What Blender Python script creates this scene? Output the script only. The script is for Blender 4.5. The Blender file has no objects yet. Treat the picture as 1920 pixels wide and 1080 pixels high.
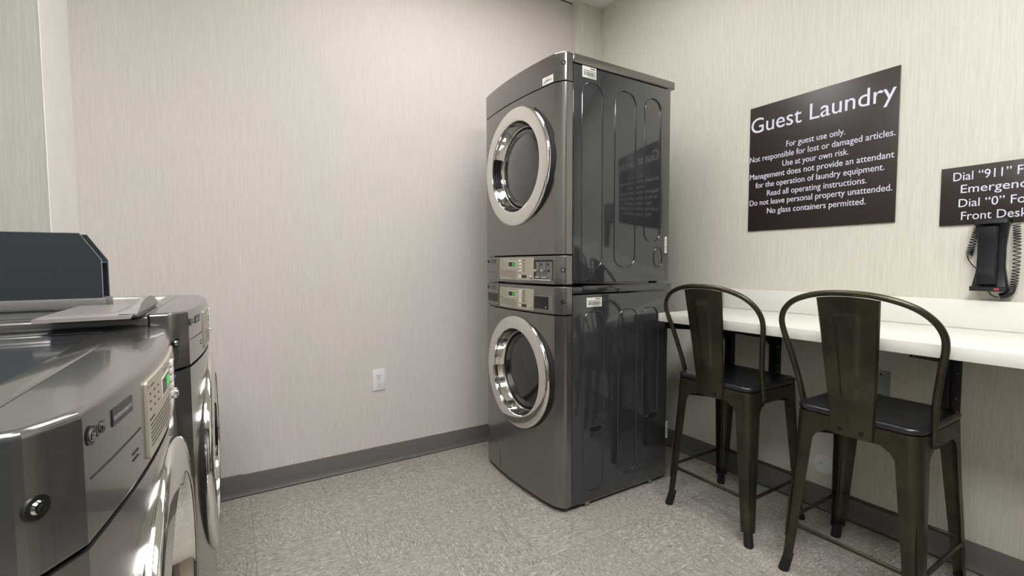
import bpy, bmesh, math, random
from mathutils import Vector, Matrix
random.seed(7)
PI = math.pi
S = bpy.context.scene
COL = S.collection

# ---------------------------------------------------------------- camera
CP = Vector((-2.2136, -2.4858, 1.0904)); YAW, PITCH, ROLL, FPX = 0.5477, 0.0535, -0.0041, 869.11
fw = Vector((math.sin(YAW)*math.cos(PITCH), math.cos(YAW)*math.cos(PITCH), -math.sin(PITCH)))
rt = Vector((math.cos(YAW), -math.sin(YAW), 0)); up = rt.cross(fw)
r2 = rt*math.cos(ROLL)+up*math.sin(ROLL); u2 = -rt*math.sin(ROLL)+up*math.cos(ROLL)
cam = bpy.data.cameras.new('camera'); co = bpy.data.objects.new('camera', cam); COL.objects.link(co)
cam.sensor_width = 36; cam.lens = FPX/1920*36; cam.clip_start = .01
M = Matrix((r2, u2, -fw)).transposed().to_4x4(); M.translation = CP; co.matrix_world = M
S.camera = co
# ---------------------------------------------------------------- world, exposure
w = bpy.data.worlds.new('world'); S.world = w; w.use_nodes = True
w.node_tree.nodes['Background'].inputs[0].default_value = (.8, .85, .9, 1)
w.node_tree.nodes['Background'].inputs[1].default_value = .3
S.view_settings.view_transform = 'Standard'; S.view_settings.look = 'None'
S.view_settings.gamma = 1; S.view_settings.use_curve_mapping = False
S.view_settings.exposure = 0.72
LIGHTS = [  # ceiling light panels, the last one an added fill: x, y, half x, half y, strength, colour
    (-1.20, -.88, .60, .30, 5.5, (1.0, .985, .975)),
    (-2.50, -2.60, .30, .60, 14.0, (.985, .985, .985)),
    (-1.30, -2.70, .60, .30, 12.0, (.985, .985, .985)),
]

# ---------------------------------------------------------------- node helpers
def lin(c):
    return tuple(((v/255)/12.92 if v/255 <= .04045 else ((v/255+.055)/1.055)**2.4) for v in c)+(1,)
class NT:
    def __init__(s, name):
        s.m = bpy.data.materials.new(name); s.m.use_nodes = True; s.t = s.m.node_tree
        s.b = s.t.nodes['Principled BSDF']
    def n(s, typ, **kw):
        o = s.t.nodes.new(typ)
        for k, v in kw.items():
            if k.startswith('i_'): o.inputs[k[2:].replace('_', ' ')].default_value = v
            else: setattr(o, k, v)
        return o
    def l(s, a, b): s.t.links.new(a, b)
    def math(s, op, a, b=None, c=None):
        o = s.n('ShaderNodeMath', operation=op)
        for i, v in enumerate((a, b, c)):
            if v is None: continue
            if isinstance(v, (int, float)): o.inputs[i].default_value = v
            else: s.l(v, o.inputs[i])
        return o.outputs[0]
    def mix(s, f, a, b):
        o = s.n('ShaderNodeMix', data_type='RGBA')
        for i, v in ((0, f), (6, a), (7, b)):
            if isinstance(v, (int, float, tuple)): o.inputs[i].default_value = v
            else: s.l(v, o.inputs[i])
        return o.outputs[2]
    def mapr(s, v, a, b, c=0., d=1.):
        o = s.n('ShaderNodeMapRange'); s.l(v, o.inputs[0])
        for i, q in enumerate((a, b, c, d)): o.inputs[i+1].default_value = q
        return o.outputs[0]
    def coords(s, scale, kind='Object', loc=(0, 0, 0)):
        tc = s.n('ShaderNodeTexCoord'); mp = s.n('ShaderNodeMapping')
        mp.inputs['Scale'].default_value = scale; mp.inputs['Location'].default_value = loc
        s.l(tc.outputs[kind], mp.inputs[0]); return mp.outputs[0]
    def noise(s, vec, sc=1., det=2., rough=.5):
        o = s.n('ShaderNodeTexNoise'); o.inputs['Scale'].default_value = sc
        o.inputs['Detail'].default_value = det; o.inputs['Roughness'].default_value = rough
        s.l(vec, o.inputs['Vector']); return o.outputs[0]
    def bump(s, h, strength=.2, dist=.001):
        o = s.n('ShaderNodeBump'); o.inputs['Strength'].default_value = strength
        o.inputs['Distance'].default_value = dist; s.l(h, o.inputs['Height']); s.l(o.outputs[0], s.b.inputs['Normal'])
def mat(name, rgb, rough=.5, metal=0., coat=0., coat_r=.05, vary=.06, vscale=8., bump=0., bscale=60., spec=.5):
    t = NT(name); c = lin(rgb); b = t.b
    v = t.coords((1, 1, 1)); nz = t.noise(v, vscale, 3)
    lo = tuple(x*(1-vary) for x in c[:3])+(1,); hi = tuple(min(1, x*(1+vary)) for x in c[:3])+(1,)
    t.l(t.mix(nz, lo, hi), b.inputs['Base Color'])
    b.inputs['Roughness'].default_value = rough; b.inputs['Metallic'].default_value = metal
    b.inputs['Coat Weight'].default_value = coat; b.inputs['Coat Roughness'].default_value = coat_r
    b.inputs['Specular IOR Level'].default_value = spec
    if bump: t.bump(t.noise(v, bscale, 2), bump, .001)
    return t.m
def emit(name, rgb, strength):
    t = NT(name); t.b.inputs['Base Color'].default_value = lin(rgb)
    t.b.inputs['Emission Color'].default_value = lin(rgb); t.b.inputs['Emission Strength'].default_value = strength
    return t.m
def wallpaper(name, rgb, dark, ax='x'):
    t = NT(name)
    v1 = t.coords((150, 150, 5)); v2 = t.coords((520, 520, 14)); v3 = t.coords((1.2, 1.2, .8)); v4 = t.coords((30, 30, 260))
    a = t.mapr(t.noise(v1, 1, 3, .6), .3, .7); b = t.mapr(t.noise(v2, 1, 2, .6), .3, .7); d = t.noise(v4, 1, 2)
    h = t.math('MULTIPLY_ADD', a, .5, t.math('MULTIPLY_ADD', b, .45, t.math('MULTIPLY', d, .15)))
    base = t.mix(h, lin(dark), lin(rgb))
    cl = t.mix(t.mapr(t.noise(v3, 1, 2), .35, .65), (.95, .96, .94, 1), (1, .99, .99, 1))
    mm = t.n('ShaderNodeMix', data_type='RGBA', blend_type='MULTIPLY'); mm.inputs[0].default_value = 1
    t.l(base, mm.inputs[6]); t.l(cl, mm.inputs[7]); t.l(mm.outputs[2], t.b.inputs['Base Color'])
    t.b.inputs['Roughness'].default_value = .62; t.b.inputs['Specular IOR Level'].default_value = .3
    t.bump(h, .35, .0012); return t.m
def vinyl_floor():
    t = NT('vinyl_tile'); T = .3048
    tc = t.n('ShaderNodeTexCoord'); sp = t.n('ShaderNodeSeparateXYZ'); t.l(tc.outputs['Object'], sp.inputs[0])
    X = t.math('DIVIDE', t.math('ADD', sp.outputs[0], 1.552+T*40), T); Y = t.math('DIVIDE', t.math('ADD', sp.outputs[1], 1.744+T*40), T)
    fx, fy = t.math('FRACT', X), t.math('FRACT', Y); ix, iy = t.math('FLOOR', X), t.math('FLOOR', Y)
    par = t.math('MODULO', t.math('ADD', ix, iy), 2)
    inv = t.math('SUBTRACT', 1, par)
    u = t.math('ADD', t.math('MULTIPLY', sp.outputs[0], par), t.math('MULTIPLY', sp.outputs[1], inv))
    v = t.math('ADD', t.math('MULTIPLY', sp.outputs[1], par), t.math('MULTIPLY', sp.outputs[0], inv))
    def vec(su, sv, off):
        c = t.n('ShaderNodeCombineXYZ'); t.l(t.math('MULTIPLY', u, su), c.inputs[0]); t.l(t.math('MULTIPLY', v, sv), c.inputs[1])
        t.l(t.math('ADD', t.math('MULTIPLY', ix, 7.3), t.math('MULTIPLY_ADD', iy, 3.7, off)), c.inputs[2]); return c.outputs[0]
    base = t.mix(t.mapr(t.noise(vec(38, 150, 0), 1, 3, .65), .33, .67), lin((138, 132, 125)), lin((174, 167, 158)))
    dk = t.mapr(t.noise(vec(60, 210, 11), 1, 1.5), .625, .66); lt = t.mapr(t.noise(vec(62, 215, 23), 1, 1.5), .625, .66)
    c = t.mix(t.math('MULTIPLY', dk, .62), base, lin((74, 68, 64))); c = t.mix(t.math('MULTIPLY', lt, .6), c, lin((226, 221, 213)))
    ti = t.n('ShaderNodeTexWhiteNoise', noise_dimensions='2D'); cc = t.n('ShaderNodeCombineXYZ'); t.l(ix, cc.inputs[0]); t.l(iy, cc.inputs[1]); t.l(cc.outputs[0], ti.inputs['Vector'])
    mm = t.n('ShaderNodeMix', data_type='RGBA', blend_type='MULTIPLY'); mm.inputs[0].default_value = 1
    t.l(c, mm.inputs[6]); t.l(t.mix(ti.outputs[0], (.93, .93, .93, 1), (1, 1, 1, 1)), mm.inputs[7])
    e = t.math('MINIMUM', t.math('MINIMUM', fx, t.math('SUBTRACT', 1, fx)), t.math('MINIMUM', fy, t.math('SUBTRACT', 1, fy)))
    sm = t.mapr(e, .0015, .0040, .6, 0)
    t.l(t.mix(sm, mm.outputs[2], lin((70, 64, 60))), t.b.inputs['Base Color'])
    t.b.inputs['Roughness'].default_value = .42; t.b.inputs['Specular IOR Level'].default_value = .35
    t.bump(t.noise(vec(60, 120, 5), 1, 2), .15, .001); return t.m
def glass(name, rgb, clear, rough=.0):
    t = NT(name); tr = t.n('ShaderNodeBsdfTransparent'); tr.inputs[0].default_value = lin(rgb)
    gl = t.n('ShaderNodeBsdfGlossy'); gl.inputs['Roughness'].default_value = .02
    fr = t.n('ShaderNodeFresnel'); fr.inputs[0].default_value = 1.5
    mx = t.n('ShaderNodeMixShader'); t.l(t.math('ADD', fr.outputs[0], 1-clear), mx.inputs[0]); t.l(tr.outputs[0], mx.inputs[1]); t.l(gl.outputs[0], mx.inputs[2])
    out = [q for q in t.t.nodes if q.type == 'OUTPUT_MATERIAL'][0]; t.l(mx.outputs[0], out.inputs[0]); return t.m
def bronze():
    t = NT('brushed_gunmetal'); v = t.coords((1, 1, 1)); v2 = t.coords((90, 90, 9))
    n1 = t.mapr(t.noise(v, 6, 4, .6), .35, .65); n2 = t.noise(v2, 1, 3)
    c = t.mix(n1, lin((58, 57, 50)), lin((88, 83, 66))); c = t.mix(t.math('MULTIPLY', n2, .3), c, lin((52, 50, 46)))
    t.l(c, t.b.inputs['Base Color']); t.b.inputs['Metallic'].default_value = .85
    t.l(t.mapr(n2, .2, .8, .30, .42), t.b.inputs['Roughness']); return t.m
def seat_wood():
    t = NT('black_stained_wood'); v = t.coords((14, 90, 30)); n = t.noise(v, 1, 4, .6)
    t.l(t.mix(n, lin((14, 16, 22)), lin((30, 32, 40))), t.b.inputs['Base Color'])
    t.b.inputs['Roughness'].default_value = .3; t.b.inputs['Coat Weight'].default_value = .3; t.bump(n, .15, .0006); return t.m

MT = dict(
    wallA=wallpaper('wallpaper_left', (216, 209, 206), (200, 192, 187)), wallB=wallpaper('wallpaper_right', (216, 212, 203), (192, 187, 174)),
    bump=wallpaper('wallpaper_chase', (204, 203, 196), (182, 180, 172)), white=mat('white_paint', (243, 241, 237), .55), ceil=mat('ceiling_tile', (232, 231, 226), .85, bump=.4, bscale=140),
    floor=vinyl_floor(), base=mat('vinyl_cove_base', (103, 99, 95), .35, vary=.04), gap=mat('dark_gap', (12, 12, 13), .7),
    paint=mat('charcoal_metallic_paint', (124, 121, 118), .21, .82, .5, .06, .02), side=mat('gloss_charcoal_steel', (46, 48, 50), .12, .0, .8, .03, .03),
    topg=mat('gloss_dark_top', (58, 60, 64), .14, .0, .6, .03, .02), chrome=mat('chrome', (225, 224, 220), .05, 1., vary=.01), satin=mat('satin_steel', (176, 176, 174), .25, 1., vary=.03),
    black=mat('black_plastic', (17, 17, 19), .35), rubber=mat('black_rubber', (14, 14, 15), .6), plate=mat('champagne_plate', (182, 175, 158), .38, .25, vary=.02),
    ink=mat('dark_print', (50, 46, 44), .6), inkl=mat('pale_print', (138, 136, 132), .6), badge=mat('dark_badge', (44, 44, 48), .35), button=mat('white_button', (226, 224, 220), .35),
    led=emit('green_display_digits', (70, 190, 80), .55), dgrey=mat('grey_plastic', (112, 110, 107), .4), label=mat('white_label', (228, 228, 220), .5), blue=mat('blue_print', (70, 110, 170), .5), red=mat('red_print', (160, 50, 60), .5),
    dglass=mat('smoked_door_glass', (66, 65, 65), .12, .0, .8, .04, .03), wglass=glass('clear_door_glass', (205, 212, 212), .93), drum=mat('drum_steel', (178, 178, 178), .22, .9),
    metal=bronze(), wood=seat_wood(), lam=mat('white_laminate', (222, 221, 213), .3, vary=.01), blackst=mat('black_steel', (20, 21, 24), .45, .2),
    navy=mat('dark_slate_steel', (44, 52, 57), .40, .2, vary=.05), edge=mat('bare_cut_edge', (150, 152, 152), .4, .5), lid=mat('grey_lid_plastic', (138, 132, 130), .3),
    sign=mat('dark_brown_sign', (46, 37, 34), .38, vary=.03), letter=mat('pale_lilac_letter', (214, 214, 230), .5, vary=.0), plaque=mat('steel_plate', (140, 150, 150), .35, .7),
    backw=mat('dark_reflection_wall', (58, 62, 68), .6), ivory=mat('white_outlet_plastic', (222, 218, 220), .35), phone=mat('black_phone_plastic', (20, 22, 26), .35), disk=mat('white_cover', (214, 216, 216), .4), door=mat('painted_door', (150, 140, 125), .4), )

# ---------------------------------------------------------------- mesh helpers
def put(o, label=None, cat=None, group=None, kind=None):
    if label: o['label'] = label
    if cat: o['category'] = cat
    if group: o['group'] = group
    if kind: o['kind'] = kind
    return o
def obj(name, bm, mats, parent=None, ang=32, loc=None):
    if not isinstance(mats, (list, tuple)): mats = [mats]
    bmesh.ops.recalc_face_normals(bm, faces=bm.faces)
    for f in bm.faces: f.smooth = True
    lim = math.radians(ang)
    for e in bm.edges:
        if len(e.link_faces) == 2: e.smooth = e.calc_face_angle(0) < lim
        else: e.smooth = False
    me = bpy.data.meshes.new(name); bm.to_mesh(me); bm.free()
    for m in mats: me.materials.append(MT[m] if isinstance(m, str) else m)
    o = bpy.data.objects.new(name, me); COL.objects.link(o)
    if parent is not None: o.parent = parent
    if loc: o.location = loc
    return o
def empty(name, loc, rz=0, **kw):
    o = bpy.data.objects.new(name, None); COL.objects.link(o); o.location = loc; o.rotation_euler = (0, 0, rz)
    o.empty_display_size = .1; return put(o, **kw)
def box(bm, x0, x1, y0, y1, z0, z1, bev=0., mi=0, seg=2):
    t = bmesh.new(); bmesh.ops.create_cube(t, size=1)
    for v in t.verts: v.co = Vector((x0+(v.co.x+.5)*(x1-x0), y0+(v.co.y+.5)*(y1-y0), z0+(v.co.z+.5)*(z1-z0)))
    if bev: bmesh.ops.bevel(t, geom=list(t.edges), offset=bev, segments=seg, affect='EDGES', profile=.5)
    merge(bm, t, mi)
def merge(bm, t, mi=0, M=None):
    mp = {}
    for v in t.verts: mp[v] = bm.verts.new(M @ v.co if M else v.co)
    for f in t.faces:
        try: g = bm.faces.new([mp[v] for v in f.verts]); g.material_index = mi if mi is not None else f.material_index
        except ValueError: pass
    t.free()
def prism(bm, pts, axis, a0, a1, mi=0, bev=0.):
    """polygon in the plane across axis (0:x -> (y,z), 1:y -> (x,z), 2:z -> (x,y))"""
    t = bmesh.new()
    def P(p, a): return {0: (a, p[0], p[1]), 1: (p[0], a, p[1]), 2: (p[0], p[1], a)}[axis]
    A = [t.verts.new(P(p, a0)) for p in pts]; B = [t.verts.new(P(p, a1)) for p in pts]
    t.faces.new(A); t.faces.new(B[::-1])
    for i in range(len(pts)): j = (i+1) % len(pts); t.faces.new((A[i], A[j], B[j], B[i]))
    if bev: bmesh.ops.recalc_face_normals(t, faces=t.faces); bmesh.ops.bevel(t, geom=list(t.edges), offset=bev, segments=2, affect='EDGES', profile=.5)
    merge(bm, t, mi)
def loft(bm, rings, closed=True, cap=False, mi=0):
    R = [[bm.verts.new(p) for p in r] for r in rings]; n = len(R[0])
    for a, b in zip(R, R[1:]):
        for i in range(n if closed else n-1):
            j = (i+1) % n
            try: bm.faces.new((a[i], a[j], b[j], b[i])).material_index = mi
            except ValueError: pass
    if cap:
        for r in (R[0][::-1], R[-1]):
            bm.faces.new(r).material_index = mi
    return R
def sweep(bm, pts, r, n=10, mi=0, cap=True, flat=None):
    pts = [Vector(p) for p in pts]; rings = []; N = None
    for i, p in enumerate(pts):
        t = (pts[min(i+1, len(pts)-1)]-pts[max(i-1, 0)]).normalized()
        if N is None: N = t.cross(Vector((0, 0, 1))); N = t.cross(Vector((0, 1, 0))) if N.length < .1 else N; N.normalize()
        N = (N-t*N.dot(t)).normalized(); B = t.cross(N)
        rr = r[i] if isinstance(r, list) else r
        ra, rb = rr if isinstance(rr, tuple) else (rr, rr)
        rings.append([p+N*ra*math.cos(2*PI*k/n)+B*rb*math.sin(2*PI*k/n) for k in range(n)])
    loft(bm, rings, True, cap, mi)
def spline(pts, k=6):
    P = [Vector(p) for p in pts]; P = [P[0]*2-P[1]]+P+[P[-1]*2-P[-2]]; out = []
    for i in range(1, len(P)-2):
        a, b, c, d = P[i-1:i+3]
        for j in range(k):
            t = j/k; out.append(.5*((2*b)+(c-a)*t+(2*a-5*b+4*c-d)*t*t+(3*b-a-3*c+d)*t**3))
    out.append(P[-2]); return out
def lathe(bm, prof, cx, cy, cz, n=72, mi=0, a0=0., a1=2*PI):
    """prof of (radius, x) turned about an axis along x through (cy, cz)"""
    full = abs(a1-a0-2*PI) < 1e-6; m = n if full else n+1
    rings = []
    for r, x in prof:
        rings.append([Vector((cx+x, cy+r*math.cos(a0+(a1-a0)*k/n), cz+r*math.sin(a0+(a1-a0)*k/n))) for k in range(m)])
    loft(bm, rings, full, False, mi)
def cyl(bm, p, d, r, h, n=16, mi=0, r2=None):
    d = Vector(d).normalized(); p = Vector(p)
    a = d.cross(Vector((0, 0, 1))); a = d.cross(Vector((0, 1, 0))) if a.length < .1 else a; a.normalize(); b = d.cross(a)
    r2 = r if r2 is None else r2
    loft(bm, [[q+(a*math.cos(2*PI*k/n)+b*math.sin(2*PI*k/n))*s for k in range(n)] for q, s in ((p, r), (p+d*h, r2))], True, True, mi)
def rrect(hw, hh, r, n=6, cx=0, cy=0):
    o = []
    for sx, sy, a in ((1, 1, 0), (-1, 1, 90), (-1, -1, 180), (1, -1, 270)):
        for k in range(n+1):
            t = math.radians(a+90*k/n); o.append((cx+sx*(hw-r)+r*math.cos(t), cy+sy*(hh-r)+r*math.sin(t)))
    return o
_cap = {}
def text_bm(s):
    c = bpy.data.curves.new('t', 'FONT'); c.body = s; c.resolution_u = 4
    o = bpy.data.objects.new('t', c); COL.objects.link(o); dg = bpy.context.evaluated_depsgraph_get(); dg.update()
    me = bpy.data.meshes.new_from_object(o.evaluated_get(dg)); t = bmesh.new(); t.from_mesh(me)
    bpy.data.objects.remove(o); bpy.data.curves.remove(c); bpy.data.meshes.remove(me); return t
def capheight():
    if 'h' not in _cap:
        t = text_bm('H'); _cap['h'] = max(v.co.y for v in t.verts)-min(v.co.y for v in t.verts); t.free()
    return _cap['h']
def text(bm, s, u0, u1, v0, cap, place, mi=0, depth=.001):
    """letters stretched from u0 to u1 on baseline v0; place(u, v, w) gives the point"""
    t = text_bm(s); xs = [v.co.x for v in t.verts]; x0, x1 = min(xs), max(xs); k = cap/capheight()
    r = bmesh.ops.extrude_face_region(t, geom=list(t.faces)); ev = {v for v in r['geom'] if isinstance(v, bmesh.types.BMVert)}
    for v in t.verts:
        v.co = Vector(place(u0+(v.co.x-x0)/(x1-x0)*(u1-u0), v0+v.co.y*k, depth if v in ev else 0))
    merge(bm, t, mi)

# ---------------------------------------------------------------- room
RX0, RY0, RZ = -3.10, -3.90, 2.80
def struct(name, bm, m, **k): return put(obj(name, bm, m, **k), kind='structure')
b = bmesh.new(); box(b, RX0-.1, .1, RY0-.1, .1, -.08, 0); struct('floor', b, 'floor')
b = bmesh.new(); box(b, RX0-.1, .1, RY0-.1, .1, RZ, RZ+.08); struct('ceiling', b, 'ceil')
b = bmesh.new(); box(b, RX0-.1, .1, 0, .1, 0, RZ); struct('wall_far', b, 'wallA')
b = bmesh.new(); box(b, 0, .1, RY0, 0, 0, RZ); struct('wall_right', b, 'wallB')
b = bmesh.new(); box(b, RX0-.1, RX0, RY0, 0, 0, RZ); struct('wall_left', b, 'bump')
b = bmesh.new(); box(b, RX0-.1, .1, RY0-.1, RY0, 0, RZ); struct('wall_back', b, 'backw')  # unseen wall, its dark colour added to darken reflections in the machines
b = bmesh.new(); box(b, RX0, -2.722, -.336, 0, 0, RZ); struct('wall_chase', b, 'bump')
b = bmesh.new(); box(b, -2.722, -2.719, -.338, 0, 0, RZ, .0); struct('lit_chase_return', b, 'white')  # white sheet over the chase return face, side light put into its colour
b = bmesh.new(); box(b, -.222, 0, -.051, 0, 0, RZ); struct('wall_column', b, 'wallB')
b = bmesh.new(); box(b, -2.719, -.222, -.004, 0, RZ-.004, RZ); struct('trim_2', b, 'gap')
def cove(name, length_pts, h, flip):
    """cove base profile swept along one wall: list of ((x,y) start, (x,y) end, inward normal)"""
    (x0, y0), (x1, y1), (nx, ny) = length_pts
    prof = [(0, h), (.003, h), (.0045, h-.003), (.0045, .028), (.006, .016), (.010, .008), (.017, .004), (.017, .0025), (0, .0025)]
    bm = bmesh.new()
    loft(bm, [[(x+nx*d, y+ny*d, z) for d, z in prof] for x, y in ((x0, y0), (x1, y1))], True, True, 0)
    g = [(0, 0), (.0185, 0), (.0185, .003), (0, .003)]
    loft(bm, [[(x+nx*d, y+ny*d, z) for d, z in g] for x, y in ((x0, y0), (x1, y1))], True, True, 1)
    return struct(name, bm, ['base', 'gap'])
cove('baseboard_far', ((-2.19, 0), (-.222, 0), (0, -1)), .100, 0)
cove('baseboard_far_joint', ((-2.719, 0), (-2.19, 0), (0, -1)), .104, 0)
cove('baseboard_column', ((-.222, -.051), (0, -.051), (0, -1)), .100, 0)
cove('baseboard_right', ((0, -.051), (0, RY0), (-1, 0)), .100, 0)
cove('baseboard_back', ((RX0, RY0), (-1.95, RY0), (0, 1)), .100, 0)
cove('baseboard_left', ((RX0, RY0), (RX0, -.336), (1, 0)), .100, 0)
# plain unseen door behind the camera, added for reflections in the chrome
d1 = empty('reflection_door', (-1.5, RY0, 0), kind='structure')
b = bmesh.new(); box(b, -.44, .44, 0, .04, .01, 2.06, .003); obj('door_leaf', b, 'door', d1)
b = bmesh.new()
for x0, x1, z0, z1 in ((-.52, -.44, 0, 2.14), (.44, .52, 0, 2.14), (-.44, .44, 2.06, 2.14)): box(b, x0, x1, 0, .06, z0, z1, .004)
obj('door_frame', b, 'base', d1)
b = bmesh.new(); cyl(b, (.36, .04, 1.0), (0, 1, 0), .012, .05); sweep(b, [(.36, .09, 1.0), (.25, .09, 1.0)], .01); obj('door_handle', b, 'satin', d1)

# ---------------------------------------------------------------- ceiling lights
for i, (x, y, hx, hy, st, colr) in enumerate(LIGHTS):
    t = empty('ceiling_light', (x, y, RZ), label=('rectangular ceiling light panel above the floor by the stacked machines', 'rectangular ceiling light panel above the nearest left laundry machine', 'added rectangular fill light panel above the counter end, nearest the door')[i], cat='light', group='ceiling light panels')
    b = bmesh.new()
    for a in ((-hx-.03, -hx, -hy-.03, hy+.03), (hx, hx+.03, -hy-.03, hy+.03), (-hx, hx, -hy-.03, -hy), (-hx, hx, hy, hy+.03)): box(b, *a, -.03, 0, .003)
    obj('frame', b, 'white', t)
    em = emit('light_diffuser', (255, 255, 255), st); em.node_tree.nodes['Principled BSDF'].inputs['Emission Color'].default_value = (*colr, 1)
    b = bmesh.new(); box(b, -hx, hx, -hy, hy, -.02, -.008); obj('diffuser', b, em, t)

# ---------------------------------------------------------------- laundry machines (front faces +x, origin on the floor under the front corner line)
HW, CH, CX, BOW, SEAM, DY = .343, .300, .034, .023, -.028, .028
def fx(y):
    a = abs(y)
    if a <= CH: return CX+BOW*(1-(a/CH)**2)
    return .008+(CX-.008)*(1-(a-CH)/(HW-CH))
def plan():
    p = [(SEAM, -HW), (-.004, -HW), (.003, -HW+.001), (.0085, -HW+.004)]
    for k in range(1, 6): y = -HW+.004+(HW-.004-CH)*k/5; p.append((fx(y), y))
    for k in range(1, 29): y = -CH+2*CH*k/28; p.append((fx(y), y))
    q = [(x, -y) for x, y in p[:8]][::-1]; return p+q
PL = plan()
def inset(d):
    o = []
    for i, (x, y) in enumerate(PL):
        a = PL[max(i-1, 0)]; c = PL[min(i+1, len(PL)-1)]; tx, ty = c[0]-a[0], c[1]-a[1]; L = math.hypot(tx, ty)
        nx, ny = -ty/L, tx/L      # inward (towards -x)
        if i in (0, len(PL)-1): nx = 0; ny = 1 if i == 0 else -1
        o.append((max(x+nx*d, SEAM), y+ny*d))
    return o
def shell(bm, z0, z1, rt_=.002, rb=.002, mi=0):
    lv = []
    for k in range(4): a = PI/2*k/3; lv.append((z0+rb*(1-math.sin(a)), rb*(1-math.cos(a))) if rb else (z0, 0))
    lv = lv[::-1]
    for k in range(11): a = PI/2*k/10; lv.append((z1-rt_*(1-math.sin(a)), rt_*(1-math.cos(a))))
    rings = [[(x, y, z) for x, y in inset(d)] for z, d in lv]
    loft(bm, rings, True, True, mi)
def patch(bm, y0, y1, z0, z1, off, th=.001, mi=0, n=10, corner=0.):
    """thin curved plate following the bowed front between y0..y1, z0..z1"""
    if corner:
        ol = rrect((y1-y0)/2, (z1-z0)/2, corner, 4, (y0+y1)/2, (z0+z1)/2)
    else:
        ol = [(y0+(y1-y0)*k/n, z0) for k in range(n+1)]+[(y1-(y1-y0)*k/n, z1) for k in range(n+1)]
    t = bmesh.new(); f = t.faces.new([t.verts.new((0, y, z)) for y, z in ol])
    if corner:
        for k in range(1, n):
            y = y0+(y1-y0)*k/n
            bmesh.ops.bisect_plane(t, geom=list(t.verts)+list(t.edges)+list(t.faces), plane_co=(0, y, 0), plane_no=(0, 1, 0))
    else:
        for k in range(1, n):
            y = y0+(y1-y0)*k/n
            bmesh.ops.bisect_plane(t, geom=list(t.verts)+list(t.edges)+list(t.faces), plane_co=(0, y, 0), plane_no=(0, 1, 0), dist=1e-6)
    r = bmesh.ops.extrude_face_region(t, geom=list(t.faces)); ev = {v for v in r['geom'] if isinstance(v, bmesh.types.BMVert)}
    for v in t.verts: v.co.x = fx(v.co.y)+off+(0 if v in ev else -th)
    merge(bm, t, mi)
def front_panel(z0, z1, yc, zc, R):
    bm = bmesh.new(); ang = [2*PI*k/120 for k in range(120)]
    for y, z in ((CH, z1), (-CH, z1), (-CH, z0), (CH, z0)): ang.append(math.atan2(z-zc, y-yc) % (2*PI))
    ang = sorted(set(round(a, 6) for a in ang)); rings = []
    def rect(a):
        c, s = math.cos(a), math.sin(a); t = 9
        if abs(c) > 1e-9: t = min(t, ((CH if c > 0 else -CH)-yc)/c)
        if abs(s) > 1e-9: t = min(t, ((z1 if s > 0 else z0)-zc)/s)
        return yc+c*t, zc+s*t
    cir = [(yc+R*math.cos(a), zc+R*math.sin(a)) for a in ang]; rc = [rect(a) for a in ang]
    rings.append([(fx(y)-.04, y, z) for y, z in cir]); rings.append([(fx(y)-.003, y, z) for y, z in cir])
    for f in (0, .1, .25, .4, .55, .7, .85, 1):
        g = max(f, .012); rings.append([(fx(y0+(y1-y0)*f), y0+(y1-y0)*g, za+(zb-za)*g) for (y0, za), (y1, zb) in zip(cir, rc)])
    loft(bm, rings, True, False)
    for sg in (1, -1):      # chamfers, rounded corner and return to the seam
        pts = [p for p in PL[:9] if p[1] <= -CH+1e-6]
        pts = [(x, y*-sg) for x, y in pts]
        loft(bm, [[(x, y, z) for x, y in pts] for z in (z0, z1)], False)
    loft(bm, [[(x, y, z1) for x, y in PL], [(x, y, z1-.001) for x, y in inset(.012)]], False)
    loft(bm, [[(x, y, z0) for x, y in PL], [(x, y, z0+.001) for x, y in inset(.012)]], False)
    bmesh.ops.remove_doubles(bm, verts=bm.verts, dist=.0002)
    return bm
def stadium(x0, x1, z0, z1, r, n=8):
    return [(px, pz) for px, pz in rrect((x1-x0)/2, (z1-z0)/2, r, n, (x0+x1)/2, (z0+z1)/2)]
def cabinet(z0, z1, ribs, back=-.632):
    bm = bmesh.new()
    W = HW; t = bmesh.new()
    vs = [(SEAM-.003, -W), (SEAM-.003, -W+.02), (SEAM-.003, W-.02), (SEAM-.003, W)]
    # left, right, back, bottom and top walls; the front stays open behind the front panel
    box(bm, back, SEAM-.003, W-.012, W, z0, z1, .003); box(bm, back, SEAM-.003, -W, -W+.012, z0, z1, .003)
    box(bm, back, back+.01, -W+.012, W-.012, z0, z1); box(bm, back+.01, SEAM-.004, -W+.012, W-.012, z0, z0+.008); box(bm, back+.01, SEAM-.004, -W+.012, W-.012, z1-.008, z1)
    for x0, x1, a, c, rr in ribs:
        for sg in (1, -1):
            pts = [(x, sg*(W-.0006), z) for x, z in stadium(x0, x1, a, c, rr)]; pts.append(pts[0]); pts.append(pts[1])
            sweep(bm, pts, (.0022, .0045), 8, 0, False)
    return bm
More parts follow.
